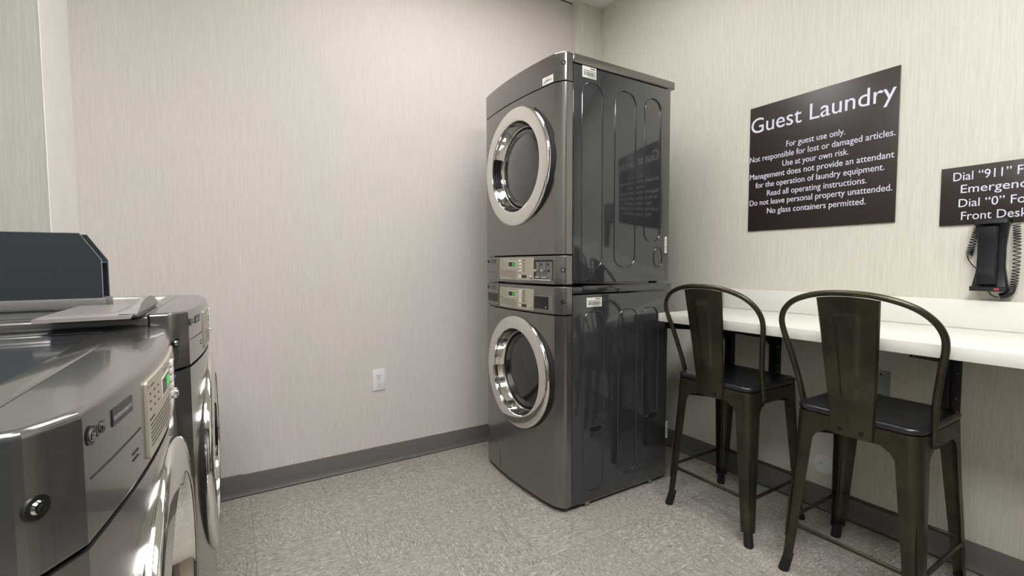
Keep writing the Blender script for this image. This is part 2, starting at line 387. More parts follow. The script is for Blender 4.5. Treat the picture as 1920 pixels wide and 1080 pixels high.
def door_parts(root, yc, zc, kind, sgn=1):
    k = .98 if kind == 'washer' else 1.
    g = bmesh.new(); lathe(g, [(.281*k, -.02), (.281*k, .046), (.280*k, .049), (.275*k, .050), (.268*k, .046), (.255*k, .035)], 0, yc, zc, 96)
    obj('door_gasket', g, 'rubber', root)
    d = bmesh.new()
    lathe(d, [(r*(k if r > .21 else 1), x) for r, x in [(.262, .040), (.2715, .044), (.2730, .050), (.2730, .057), (.2722, .0615), (.270, .0650), (.2665, .0672), (.259, .0686), (.240, .0698), (.222, .0704), (.212, .0702), (.2085, .0688), (.2068, .0655), (.2062, .060), (.2025, .044), (.196, .027), (.1925, .016), (.190, .012), (.187, .0115)]], 0, yc, zc, 120)
    dr = obj('door', d, 'chrome', root, 50)
    h = bmesh.new()
    lathe(h, [(.1945, .005), (.1900, .0125), (.186, .013), (.180, .004), (.180, -.03)], 0, yc, zc, 96); obj('inner_ring', h, 'black', dr)
    # grip recess with three fingers on the hinge-free side
    a = 0 if sgn > 0 else PI
    h = bmesh.new(); w = .36
    lathe(h, [(.2055, .060), (.203, .060), (.1995, .050), (.1935, .025), (.1955, .022)], 0, yc, zc, 24, 0, a-w, a+w)
    for k in range(4):
        x = .032+.010*k; r = .1955+.0015*k
        lathe(h, [(r+.005, x), (r-.0012, x), (r-.0012, x+.004), (r+.005, x+.004)], 0, yc, zc, 24, 0, a-w*.93, a+w*.93)
    obj('door_grip', h, 'black', dr)
    g = bmesh.new()
    if kind == 'dryer':
        lathe(g, [(.183, .004)]+[(.181*math.cos(t), .006+.042*math.sin(t)) for t in [PI/2*k/10 for k in range(11)]], 0, yc, zc, 72)
        bmesh.ops.remove_doubles(g, verts=g.verts, dist=.0004); obj('door_glass', g, 'dglass', dr, 60)
    else:
        f = [(.181*math.cos(PI/2*k/10), .004+.030*math.sin(PI/2*k/10)) for k in range(11)]
        bk = [(.178*math.cos(PI/2*k/10), .001+.028*math.sin(PI/2*k/10)) for k in range(11)][::-1]
        lathe(g, f+bk, 0, yc, zc, 72); bmesh.ops.remove_doubles(g, verts=g.verts, dist=.0004); obj('door_glass', g, 'wglass', dr, 60)
        g = bmesh.new(); lathe(g, [(.182, -.005), (.176, -.02), (.185, -.05), (.176, -.06), (.187, -.075), (.178, -.09), (.20, -.10), (.235, -.11), (.24, -.13), (.24, -.40), (.20, -.41), (.03, -.41), (.001, -.405)], 0, yc, zc, 72)
        for k in range(3):
            an = 2*PI*k/3+.5; cyl(g, (-.40, yc+.20*math.cos(an), zc+.20*math.sin(an)), (1, 0, 0), .035, .26, 12, 0, .02)
        obj('drum', g, 'drum', root, 40)
def dimple(root, z, name='fixing_screw'):
    for sg in (1, -1):
        n = Vector((.043, .026*sg, 0)).normalized(); p = Vector((.0135, .334*sg, z))
        g = bmesh.new(); cyl(g, p-n*.002, n, .0105, .0024, 20, 1, .0098); cyl(g, p, n, .0062, .0026, 14, 0, .0048)
        cyl(g, p+n*.0024, n, .002, .0008, 6, 1)
        obj(name, g, ['chrome', 'black'], root)
def logo_and_badge(root, z, o):
    g = bmesh.new(); yc = -.287
    def fp(u, v, w_): return (fx(u)+o+w_, u, v)
    # round face mark
    cy = yc; r = .0088
    ring = [(fx(cy+r*math.cos(t))+o+.0006, cy+r*math.cos(t), z+r*math.sin(t)) for t in [2*PI*k/28 for k in range(28)]]
    g.faces.new([g.verts.new(p) for p in ring])
    for pts in ([(cy+.0052*math.cos(t), z+.0052*math.sin(t)) for t in [math.radians(a) for a in range(60, 361, 20)]], [(cy, z+.003), (cy, z-.003), (cy+.0028, z-.003)], [(cy, z), (cy+.0052, z)]):
        sweep(g, [(fx(y)+o+.001, y, zz) for y, zz in pts], .0006, 6, 1, True)
    sweep(g, [(fx(cy)+o+.001, cy-.0026, z+.0030), (fx(cy)+o+.001, cy-.0022, z+.0030)], .0008, 6, 1)
    text(g, 'LG', -.2760, -.2590, z-.0055, .011, fp, 0, .0006)
    obj('logo', g, ['badge', 'dgrey'], root)
    g = bmesh.new(); patch(g, -.240, -.181, z-.0085, z+.0085, o+.0006, .001, 0, 8)
    for k in range(10): y = -.237+.0054*k; patch(g, y, y+.0038, z-.003, z+.001, o+.001, .0006, 1, 1)
    obj('name_badge', g, ['badge', 'inkl'], root)
SEG = {'3': 'abgcd', '0': 'abcdef'}
def digit(g, ch, y, z, w_, h, off, mi):
    t = .0012; hh = h/2; s = {'a': (0, w_, h-t, h), 'd': (0, w_, 0, t), 'g': (0, w_, hh-t/2, hh+t/2), 'b': (w_-t, w_, hh, h), 'c': (w_-t, w_, 0, hh), 'f': (0, t, hh, h), 'e': (0, t, 0, hh)}
    for q in SEG[ch]: a, b_, c, d = s[q]; patch(g, y+a, y+b_, z+c, z+d, off, .0003, mi, 1)
def control_plate(root, z0, z1, kind):
    g = bmesh.new(); patch(g, -.130, .168, z0, z1, .0030, .0034, 0, 20, .005)
    pl = obj('control_plate', g, 'plate', root, 25)
    o = .0033; H = z1-z0
    # printing
    g = bmesh.new(); rnd = random.Random(3)
    for k in range(6):
        z = z0+H*.40-k*H*.055; y = -.122+rnd.random()*.006
        while y < .028:
            L = .008+rnd.random()*.018; patch(g, y, min(y+L, .034), z, z+.0016, o, .0003, 0, 1); y += L+.003
    patch(g, -.122, -.095, z0+H*.47, z0+H*.47+.0022, o, .0003, 0, 1); patch(g, -.020, .034, z0+H*.05, z0+H*.05+.002, o, .0003, 0, 1)
    patch(g, -.128, .028, z1-.0085, z1-.007, o, .0003, 0, 1)
    for c in range(3 if kind == 'washer' else 2):
        for r in range(3): y = -.118+c*.024; patch(g, y, y+.006, z0+H*(.60+.1*r), z0+H*(.60+.1*r)+.0025, o, .0003, 0, 1)
    patch(g, -.112, -.092, z0+H*.90, z0+H*.90+.0015, o, .0003, 0, 1); patch(g, -.020, .010, z0+H*.90, z0+H*.90+.0015, o, .0003, 0, 1)
    n = 5 if kind == 'washer' else 4; st = .125 if kind == 'washer' else .15
    for k in range(n):
        z = z0+H*(.86-st*k); patch(g, .082, .100+rnd.random()*.01, z+.002, z+.0045, o, .0003, 0, 1); patch(g, .082, .108, z-.003, z-.0015, o, .0003, 0, 1)
    patch(g, .078, .117, z0+.010, z0+.024, o, .0003, 0, 4); obj('printed_text', g, 'ink', pl)
    for k in range(n):
        z = z0+H*(.86-st*k); g = bmesh.new(); patch(g, .056, .079, z-.0035, z+.0045, .0065, .004, 0, 3, .001); obj('button', g, 'button', pl)
    g = bmesh.new(); patch(g, .056, .076, z0+.011, z0+.023, .005, .003, 0, 3, .001); obj('start_button', g, 'button', pl)
    g = bmesh.new(); patch(g, -.040, .031, z0+H*.56, z0+H*.84, .0038, .002, 2, 6, .002); patch(g, -.037, .028, z0+H*.59, z0+H*.81, .0041, .0015, 0, 6)
    for k, ch in enumerate('300'): digit(g, ch, -.003+k*.0098, z0+H*.62, .0072, H*.155, .0044, 1)
    patch(g, -.030, -.027, z0+H*.63, z0+H*.76, .0044, .0003, 3, 1)
    obj('display', g, ['black', 'led', 'button', 'inkl'], pl)
    g = bmesh.new(); c = Vector((fx(.147)+.0030, .147, z0+.015)); cyl(g, c, (1, 0, 0), .0105, .004, 20, 0, .0095); cyl(g, c+Vector((.004, 0, 0)), (1, 0, 0), .0065, .002, 16, 1)
    sweep(g, [c+Vector((.0064, -.004, 0)), c+Vector((.0064, .004, 0))], .0008, 6, 0); obj('key_lock', g, ['chrome', 'satin'], pl)
def feet(root, h=.022):
    for x in (-.05, -.58):
        for y in (-.29, .29):
            g = bmesh.new(); cyl(g, (x, y, 0), (0, 0, 1), .022, .010, 16); cyl(g, (x, y, .009), (0, 0, 1), .008, h, 12); obj('foot', g, 'rubber', root)
def barcode(root, x0, x1, z0, z1, side=1, vertical=False, name='barcode_label'):
    g = bmesh.new(); y0, y1 = (HW-.0005, HW+.0006) if side > 0 else (-HW-.0006, -HW+.0005); yi = (HW+.0004, HW+.0009) if side > 0 else (-HW-.0009, -HW-.0004)
    box(g, x0, x1, y0, y1, z0, z1, 0, 0); r = random.Random(5); W_, H = x1-x0, z1-z0
    if vertical:
        z = z0+.006
        while z < z1-.008: d = .0008+r.random()*.0022; box(g, x0+W_*.25, x1-W_*.25, *yi, z, z+d, 0, 1); z += d+.001+r.random()*.0015
    else:
        x = x0+W_*.07
        while x < x1-W_*.1: d = .0006+r.random()*.0018; box(g, x, x+d, *yi, z0+H*.18, z0+H*.55, 0, 1); x += d+.0008+r.random()*.0012
        box(g, x0+W_*.06, x1-W_*.08, *yi, z0+H*.62, z0+H*.67, 0, 1); box(g, x0+W_*.08, x0+W_*.42, *yi, z0+H*.80, z0+H*.90, 0, 1); box(g, x0+W_*.06, x1-W_*.35, *yi, z0+H*.08, z0+H*.12, 0, 1)
    obj(name, g, ['label', 'ink'], root)
def carry_handle(root, xc, z, hw=.037):
    for sg in (1, -1):
        g = bmesh.new(); ol = stadium(xc-hw, xc+hw, z-.015, z+.015, .0148, 8)
        pts = [(x, sg*(HW+.0005), zz) for x, zz in ol]; pts += pts[:2]; sweep(g, pts, (.003, .004), 8, 0, False)
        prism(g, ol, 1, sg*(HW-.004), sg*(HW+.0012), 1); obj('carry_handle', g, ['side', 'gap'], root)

def side_print(root, z0):
    for y0, y1, z, h in ((-.290, -.150, .054, .0012), (-.185, -.165, .034, .0018), (-.185, -.165, .027, .0018)):
        g = bmesh.new(); patch(g, y0, y1, z0+z, z0+z+h, .0008, .0006, 0, 6); obj('printed_line', g, 'ink', root)
def washer(loc, rz, label, stack=False, top_recess=True, grip=1):
    root = empty('washing_machine', loc, rz, label=label, cat='washing machine', **({} if stack else dict(group='front loading machines along the left wall')))
    ribs = [(-.209, -.091, .068, .877, .045), (-.417, -.300, .10, .877, .045), (-.560, -.455, .34, .877, .045)]
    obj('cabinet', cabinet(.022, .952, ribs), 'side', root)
    obj('front_panel', front_panel(.024, .864, DY, .573, .2680), 'paint', root, 14)
    g = bmesh.new(); shell(g, .869, .990, .008 if top_recess else .006, .002); obj('control_housing', g, 'paint', root, 14)
    g = bmesh.new()
    bx = -.655
    if top_recess:
        box(g, bx, SEAM-.0015, -HW, HW, .957, .986, .006, 0, 3)
        for a in ((bx+.012, SEAM-.038, -HW+.03, HW-.03),):
            pass
        for a in ((bx+.001, SEAM-.036, -HW+.001, -HW+.030), (bx+.001, SEAM-.036, HW-.030, HW-.001), (SEAM-.038, SEAM-.0015, -HW+.001, HW-.001), (bx+.001, bx+.03, -HW+.03, HW-.03)): box(g, *a, .982, .990, .0035, 0, 2)
        tp = obj('top_panel', g, 'paint', root); g = bmesh.new(); box(g, bx+.029, SEAM-.037, -HW+.029, HW-.029, .985, .9872); obj('top_inlay', g, 'topg', tp)
    else:
        box(g, bx, SEAM-.0015, -HW, HW, .957, .987, .004, 0, 3)
        for sg in (1, -1): box(g, -.60, -.085, sg*HW-.003, sg*HW+.003, .966, .9905, .002)
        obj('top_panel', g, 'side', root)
    door_parts(root, DY, .573, 'washer', grip)
    logo_and_badge(root, .966 if stack else .963, .0017 if stack else .0005); control_plate(root, .877, .973, 'washer'); dimple(root, .925)
    if stack:
        # detergent drawer
        g = bmesh.new(); patch(g, -.296, -.144, .876, .984, .0006, .001, 1, 12); patch(g, -.294, -.146, .878, .982, .0016, .0016, 0, 12)
        dr = obj('detergent_drawer', g, ['paint', 'gap'], root)
        g = bmesh.new(); patch(g, -.284, -.156, .893, .938, .0022, .001, 0, 10, .010); patch(g, -.286, -.154, .937, .9405, .0055, .005, 1, 10); patch(g, -.280, -.158, .8905, .8935, .0035, .003, 1, 10)
        obj('drawer_pull', g, ['black', 'dgrey'], dr)
    else:
        side_print(root, .870)
    # coin box opening
    g = bmesh.new()
    patch(g, .172, .290, .884, .948, .0045, .006, 0, 8, .004); patch(g, .176, .270, .889, .943, .0052, .002, 1, 6)
    cyl(g, (fx(.255)+.005, .255, .898), (1, 0, 0), .0035, .002, 10, 2); obj('coin_box', g, ['dgrey', 'black', 'chrome'], root)
    # drain filter flap with a cut corner
    g = bmesh.new()
    for grow, off, mi in ((.0012, .0006, 1), (0, .0014, 0)):
        t = bmesh.new(); ol = [(-.289-grow, .042-grow), (-.140+grow, .042-grow), (-.140+grow, .120+grow*.5), (-.168+grow*.5, .159+grow), (-.289-grow, .159+grow)]
        t.faces.new([t.verts.new((0, y, z)) for y, z in ol])
        for k in range(1, 8): bmesh.ops.bisect_plane(t, geom=list(t.verts)+list(t.edges)+list(t.faces), plane_co=(0, -.289+.149*k/8, 0), plane_no=(0, 1, 0))
        r = bmesh.ops.extrude_face_region(t, geom=list(t.faces)); ev = {v for v in r['geom'] if isinstance(v, bmesh.types.BMVert)}
        for v in t.verts: v.co.x = fx(v.co.y)+off-(0 if v in ev else .0012)
        merge(g, t, mi)
    obj('filter_flap', g, ['paint', 'gap'], root)
    carry_handle(root, -.163, .347); carry_handle(root, -.530, .345, .032)
    if stack:
        barcode(root, -.196, -.109, .897, .938); barcode(root, -.645+.005, -.628, .21, .294, 1, True, 'serial_label')
        g = bmesh.new()
        for x in (-.12, -.52): box(g, x-.012, x+.012, HW-.012, HW-.002, .008, .026)
        box(g, -.57, -.08, HW-.010, HW-.003, .019, .0225); obj('base_clip', g, 'satin', root)
    feet(root); return root
def dryer(loc, rz):
    root = empty('clothes_dryer', loc, rz, label='charcoal clothes dryer with wide chrome door ring, stacked on top of a washing machine', cat='clothes dryer')
    ribs = [(-.195, -.078, .070, .868, .055), (-.398, -.268, .078, .868, .055), (-.565, -.458, .196, .868, .05)]
    g = cabinet(.010, .930, ribs)
    for sg in (1, -1):
        pts = [(-.035, sg*HW, .115), (-.035, sg*HW, .035), (-.055, sg*HW, .024), (-.10, sg*HW, .024), (-.112, sg*HW, .030)]; sweep(g, spline(pts, 4), (.002, .005), 8)
        pts = [(-.555+.03*math.cos(t), sg*HW, .125+.05*math.sin(t)) for t in [2*PI*k/24 for k in range(26)]]; sweep(g, pts, (.0015, .003), 8, 0, False)
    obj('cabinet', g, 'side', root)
    obj('front_panel', front_panel(.136, .849, DY, .546, .2680), 'paint', root, 14)
    g = bmesh.new(); shell(g, .006, .131, .006, .003); obj('control_housing', g, 'paint', root, 14)
    g = bmesh.new(); shell(g, .854, .973, .008, .002); obj('top_fascia', g, 'paint', root, 14)
    g = bmesh.new(); box(g, -.660, SEAM-.0015, -HW-.002, HW+.002, .935, .973, .005, 0, 3); obj('top_panel', g, 'paint', root)
    door_parts(root, DY, .546, 'dryer', -1)
    logo_and_badge(root, .108, .0005); control_plate(root, .020, .124, 'dryer'); dimple(root, .068); dimple(root, .925)
    side_print(root, 0)
    # coin slide: recessed plate, two slides with knobs, slots and coin tray
    g = bmesh.new(); patch(g, .170, .292, .024, .112, .0012, .001, 1, 8, .004); patch(g, .184, .289, .030, .104, .0022, .0015, 0, 8)
    for y in (.210, .252):
        patch(g, y-.0015, y+.0015, .045, .100, .0026, .0006, 1, 1); cyl(g, (fx(y)+.003, y+.014, .093), (1, 0, 0), .0055, .0006, 14, 1)
    for y, z in ((.226, .062), (.268, .060)): patch(g, y-.007, y+.007, z, z+.008, .0027, .0006, 1, 1)
    cs = obj('coin_slide', g, ['dgrey', 'black'], root)
    for y in (.204, .246):
        g = bmesh.new(); c = Vector((fx(y), y, .066)); cyl(g, c+Vector((.002, 0, 0)), (1, 0, 0), .003, .018, 12); cyl(g, c+Vector((.018, 0, 0)), (1, 0, 0), .0068, .006, 16, 0, .0055); obj('coin_knob', g, 'chrome', cs)
    g = bmesh.new()
    for y in (.205, .247): patch(g, y-.016, y+.016, .034, .0385, .012, .010, 0, 3)
    patch(g, .176, .288, .0225, .028, .0065, .005, 0, 8); obj('coin_tray', g, 'chrome', cs)
    g = bmesh.new(); patch(g, .228, .293, .857, .888, .0010, .0008, 0, 4)
    for k in range(5): patch(g, .236+.006*k, .241+.006*k, .864+.001*k, .868+.0016*k, .0013, .0004, 1 if k < 3 else 1, 1)
    patch(g, .262, .286, .868, .8705, .0013, .0004, 2, 1); patch(g, .240, .284, .873, .8745, .0013, .0004, 2, 2); patch(g, .246, .275, .881, .8822, .0013, .0004, 3, 1)
    obj('sticker', g, ['label', 'blue', 'red', 'inkl'], root)
    barcode(root, -.157, -.080, .884, .931); barcode(root, -.618, -.602, .146, .224, 1, True, 'serial_label')
    for x in (-.05, -.58):
        for y in (-.29, .29):
            g = bmesh.new(); cyl(g, (x, y, -.002), (0, 0, 1), .02, .013, 16); obj('foot', g, 'rubber', root)
    return root
washer((-.995, -.591, 0), PI, 'charcoal front loading washing machine at the floor, under the stacked dryer', True, False)
dryer((-.995, -.591, .992), PI)
washer((-2.327, -.954, 0), 0, 'charcoal laundry machine at left, with a grey tray and dark steel cover on top')
nr = washer((-2.356, -1.664, 0), -.008, 'nearest charcoal laundry machine, at bottom left, with nothing on its top', grip=-1); nr.scale = (1, 1, .977)

# ---------------------------------------------------------------- things on the far washing machine
ZT = .990
root = empty('coin_vault_cover', (-2.471, -1.005, ZT), label='long dark slate steel cover with cut-off front corner on the left machine top', cat='metal cover')
ol = [(-.48, .022), (0, .022), (0, .112), (-.037, .174), (-.48, .174)]
g = bmesh.new(); prism(g, ol, 1, -.035, -.0335, 0); sweep(g, [(p[0], -.0343, p[1]) for p in ol[1:]], .0011, 6, 1); obj('side_plate', g, ['navy', 'edge'], root)
g = bmesh.new(); prism(g, ol, 1, .0335, .035, 0); sweep(g, [(p[0], .0343, p[1]) for p in ol[1:]], .0011, 6, 1); obj('side_plate', g, ['navy', 'edge'], root)
g = bmesh.new(); box(g, -.48, -.045, -.0335, .0335, .172, .1735); box(g, -.048, -.0465, -.0335, .0335, .024, .172); box(g, -.05, -.002, -.0335, .0335, .106, .1075, 0, 1); box(g, -.47, -.004, -.0335, .0335, .022, .0245)
for z in (.045, .053): cyl(g, (-.02, .0335, z), (0, -1, 0), .0012, .0006, 8, 1)
obj('inner_tray', g, ['navy', 'edge'], root)
g = bmesh.new(); box(g, -.48, .006, -.040, .038, 0, .022, .003); obj('base_rail', g, 'dgrey', root)

root = empty('plastic_tray', (-2.43, -1.20, ZT), label='flat grey plastic tray with arched front edge lying on the left washing machine', cat='tray')
g = bmesh.new(); nx, ny = 26, 16
x0, x1, y0, y1 = -.075, .068, -.185, .110
def lidz(u, v):
    h = max(0, (u-.70)/.30); h = h*h*(3-2*h); return .0095+.024*h*(1-abs(2*v-1)**2.4)
gt = [[g.verts.new((x0+(x1-x0)*i/nx, y0+(y1-y0)*j/ny, lidz(i/nx, j/ny)-(.003 if i in (0,) or j in (0, ny) else 0))) for j in range(ny+1)] for i in range(nx+1)]
gb = [[g.verts.new((x0+(x1-x0)*i/nx, y0+(y1-y0)*j/ny, .0 if i < nx-1 else .0085)) for j in range(ny+1)] for i in range(nx+1)]
for i in range(nx):
    for j in range(ny): g.faces.new((gt[i][j], gt[i+1][j], gt[i+1][j+1], gt[i][j+1])); g.faces.new((gb[i][j], gb[i][j+1], gb[i+1][j+1], gb[i+1][j]))
for i in range(nx): g.faces.new((gt[i][0], gb[i][0], gb[i+1][0], gt[i+1][0])); g.faces.new((gt[i][ny], gt[i+1][ny], gb[i+1][ny], gb[i][ny]))
for j in range(ny): g.faces.new((gt[0][j], gt[0][j+1], gb[0][j+1], gb[0][j])); g.faces.new((gt[nx][j], gb[nx][j], gb[nx][j+1], gt[nx][j+1]))
obj('lid', g, 'lid', root)
g = bmesh.new(); prism(g, [(-.165, 0), (.085, 0), (.107, .0078), (-.182, .0078)], 0, .040, .066, 0, .001); box(g, .04, .0675, -.182, .107, .0078, .0088, 0, 1); obj('front_lip', g, ['dgrey', 'gap'], root)
g = bmesh.new(); box(g, -.018, .018, -.060, .060, 0, .0012); put(obj('paper_label', g, 'label', None, loc=(-2.400, -.775, ZT)), label='small white paper label lying on the far end of the left washing machine top', cat='label')

# ---------------------------------------------------------------- counter, brackets
ct = empty('counter', (0, -1.006, 0), label='long white laminate counter with low backsplash fixed along the right wall', cat='counter')
g = bmesh.new(); box(g, -.513, -.001, -2.75, 0, .818, .856, .0012); obj('worktop', g, 'lam', ct)
g = bmesh.new(); box(g, -.021, -.001, -2.75, 0, .8565, .956, .002); obj('backsplash', g, 'lam', ct)
def bracket(y, label, tip=.375):
    r = empty('support_bracket', (0, y, 0), label=label, cat='bracket', group='black steel counter brackets')
    g = bmesh.new(); box(g, -.0055, -.0003, -.028, .028, .525, .817, .001); obj('wall_plate', g, 'blackst', r)
    g = bmesh.new(); box(g, -tip, -.0055, -.026, .026, .8125, .8175, .001); obj('arm', g, 'blackst', r)
    ol = [(-tip+.003, .8125), (-tip, .788), (-.16, .748)]+[(-.012-.10*(1-math.cos(t))-.048*(1-t/(PI/2)) if False else -.16+.13*math.sin(t), .645+.103*math.cos(t)) for t in [PI/2*k/8 for k in range(1, 9)]]+[(-.018, .527), (-.0055, .527), (-.0055, .8125)]
    g = bmesh.new(); prism(g, ol, 1, -.003, .003); obj('gusset', g, 'blackst', r)
    for z, yy in ((.735, .017), (.690, -.017), (.645, .017), (.600, -.017), (.555, .017), (.775, -.017)):
        g = bmesh.new(); cyl(g, (-.0055, yy, z), (-1, 0, 0), .0045, .0022, 12, 0, .0035); obj('screw', g, 'satin', r)
bracket(-1.034, 'black steel bracket under the left end of the counter beside the stacked machines', .505)
bracket(-1.268, 'black steel bracket seen through the back of the left bar stool')
bracket(-1.900, 'black steel bracket under the counter behind the right bar stool')

# ---------------------------------------------------------------- stools
def cpos(z): return .173+.024*(1-min(z, .57)/.57)+(.006*(1-z/.12)**2 if z < .12 else 0)
def stool():
    root = empty('bar_stool', (0, 0, 0))
    # seat
    g = bmesh.new(); rings = []
    for hw, z in ((.150, .586), (.170, .586), (.1745, .590), (.1765, .597), (.1755, .603), (.172, .6065), (.165, .608), (.15, .6065), (.12, .6035), (.07, .6015), (.02, .601)):
        rings.append([(x, y, z) for x, y in rrect(hw, hw, min(.045, hw*.5), 8)])
    loft(g, rings, True, True); obj('seat', g, 'wood', root, 50)
    # skirt under the seat
    g = bmesh.new(); R = []
    for hw, z in ((.168, .5865), (.1725, .584), (.1735, .575), (.1745, .536)): R.append([(x, y, z) for x, y in rrect(hw, hw, .04, 8)])
    for hw, z in ((.1725, .536), (.1715, .575), (.1705, .584)): R.append([(x, y, z) for x, y in rrect(hw, hw, .038, 8)])
    loft(g, R, True, False); obj('seat_frame', g, 'metal', root)
    for sx in (1, -1):
        for sy in (1, -1):
            g = bmesh.new(); out = []; inn = []
            zs = [.578, .555, .537, .520, .500, .46, .40, .33, .26, .19, .13, .085, .05]
            for z in zs:
                c = cpos(z)-.0002+(.0006 if z > .53 else 0); w_ = .036+.026*((z-.05)/.45 if z < .50 else 1)+(.040*((z-.50)/.037)**2 if z > .50 else 0)
                if z > .537: w_ = .102+.05*(z-.537)/.04
                r = .018+.020*(z/.57)
                def sec(c, w_, r):
                    p = [(c-w_, c)]+[(c-r+r*math.cos(math.radians(90-9*k)), c-r+r*math.sin(math.radians(90-9*k))) for k in range(11)]+[(c, c-w_)]
                    return [(sx*x, sy*y, z) for x, y in p]
                out.append(sec(c, w_, r)); inn.append(sec(c-.002, w_-.002, r-.001)[::-1])
            loft(g, [a+b_ for a, b_ in zip(out, inn)], True, True)
            # pressed rib on the rounded corner
            rp = []
            for k in range(15):
                z = .33-.205*k/14; c = cpos(z); r = .018+.020*(z/.57); q = c-r+r*math.cos(PI/4); rp.append((sx*q, sy*q, z))
            sweep(g, rp, [(.0090*math.sin(PI*min(1, (k+.4)/3, (14.4-k)/3)/2), .0042) for k in range(15)], 10)
            lg = obj('leg', g, 'metal', root, 40)
            g = bmesh.new(); f = cpos(.02)-.016
            rr = [(sx*(f+.004), sy*(f+.004), 0, .016), (sx*(f+.004), sy*(f+.004), .004, .0175), (sx*(cpos(.05)-.019), sy*(cpos(.05)-.019), .062, .0155)]
            loft(g, [[(x+r*math.cos(2*PI*k/18), y+r*math.sin(2*PI*k/18), z) for k in range(18)] for x, y, z, r in rr], True, True); obj('foot', g, 'rubber', lg)
    for a, b_ in (((1, 1), (1, -1)), ((-1, 1), (-1, -1)), ((1, 1), (-1, 1)), ((1, -1), (-1, -1))):
        z = .180; c = cpos(z)-.004; A = Vector((a[0]*c, a[1]*c, z)); B = Vector((b_[0]*c, b_[1]*c, z)); d = (B-A).normalized()
        A += d*.014; B -= d*.014; fr = (0, .07, .10, .9, .93, 1); g = bmesh.new()
        sweep(g, [A.lerp(B, t) for t in fr], [(.0018, .009), (.0025, .009), (.0068, .0068), (.0068, .0068), (.0025, .009), (.0018, .009)] if abs(d.z) < 2 else 0, 10); obj('foot_rail', g, 'metal', root)
    for s in (1, -1):
        g = bmesh.new(); sweep(g, [(-.158, -.158*s, .512), (0, 0, .505+.004*s), (.158, .158*s, .512)], (.007, .005), 10); obj('cross_brace', g, 'blackst', root)
    # hoop
    half = [(-.095, .1775, .545), (-.100, .179, .585), (-.126, .187, .68), (-.156, .204, .785), (-.176, .2165, .850), (-.193, .2155, .893), (-.210, .196, .932), (-.227, .155, .965), (-.241, .085, .988), (-.247, 0, .995)]
    pts = spline(half+[(x, -y, z) for x, y, z in half[:-1][::-1]], 7)
    g = bmesh.new(); n = len(pts); rad = [(.0095, .0095)]*n
    sweep(g, pts, rad, 14); 
    for sy in (1, -1): cyl(g, (-.094, sy*.172, .556), (0, sy, 0), .009, .018, 14, 0)
    obj('back_hoop', g, 'metal', root, 50)
    # splat
    g = bmesh.new(); nu, nv = 28, 48
    def sp(u, v, off):      # u -1..1, v 0..1
        z = .538+(.985-.538)*v; hw = .0595+.0275*v; y = u*hw
        x = -.1775-.0035-.064*(v**1.25)-.007*(1-v)*0
        x -= .005*(1-u*u)
        eh = .034-.012*(1-min(1, max(0, (v-.28)/.58)))
        dy = min(abs(y)-eh, 0)/-.004; dv = min((v-.27)/.012, (.88-v)/.012)
        k = max(0, min(1, dy, dv)); x -= .0048*k
        if abs(u) > .93: x += .007*((abs(u)-.93)/.07)
        if v > .97: z -= .008*u*u*(v-.97)/.03
        return (x+off, y, z)
    F = [[g.verts.new(sp(-1+2*i/nu, j/nv, 0)) for i in range(nu+1)] for j in range(nv+1)]
    Bk = [[g.verts.new(sp(-1+2*i/nu, j/nv, .0018)) for i in range(nu+1)] for j in range(nv+1)]
    for j in range(nv):
        for i in range(nu): g.faces.new((F[j][i], F[j][i+1], F[j+1][i+1], F[j+1][i])); g.faces.new((Bk[j][i], Bk[j+1][i], Bk[j+1][i+1], Bk[j][i+1]))
        for i in (0, nu): g.faces.new((F[j][i], F[j+1][i], Bk[j+1][i], Bk[j][i]))
    for i in range(nu):
        for j in (0, nv): g.faces.new((F[j][i], Bk[j][i], Bk[j][i+1], F[j][i+1]))
    bs = obj('backrest', g, 'metal', root, 40)
    for y in (-.030, .030):
        g = bmesh.new(); cyl(g, (-.184, y, .557), (-1, 0, 0), .0075, .003, 16); cyl(g, (-.187, y, .557), (-1, 0, 0), .004, .002, 6); obj('bolt', g, 'blackst', root)
    for sy in (1, -1):
        g = bmesh.new(); cyl(g, (-.094, sy*.188, .556), (0, sy, 0), .006, .004, 14); obj('bolt', g, 'blackst', root)
    g = bmesh.new(); box(g, .1685, .1705, -.03, .03, .540, .575); obj('sticker', g, 'label', root)
    return root
def copy_tree(o, parent=None):
    c = o.copy(); COL.objects.link(c); c.parent = parent
    for ch in [q for q in bpy.data.objects if q.parent == o]: copy_tree(ch, c)
    return c
s1 = stool(); s2 = copy_tree(s1)
s1.location = (-.356, -1.297, 0); s1.rotation_euler = (0, 0, math.radians(0))
s2.location = (-.374, -1.815, 0)
put(s1, 'gunmetal bar stool with dark wooden seat, the one next to the stacked machines', 'bar stool', 'metal bar stools at the counter')
put(s2, 'gunmetal bar stool with dark wooden seat, the one nearer the wall phone', 'bar stool', 'metal bar stools at the counter')

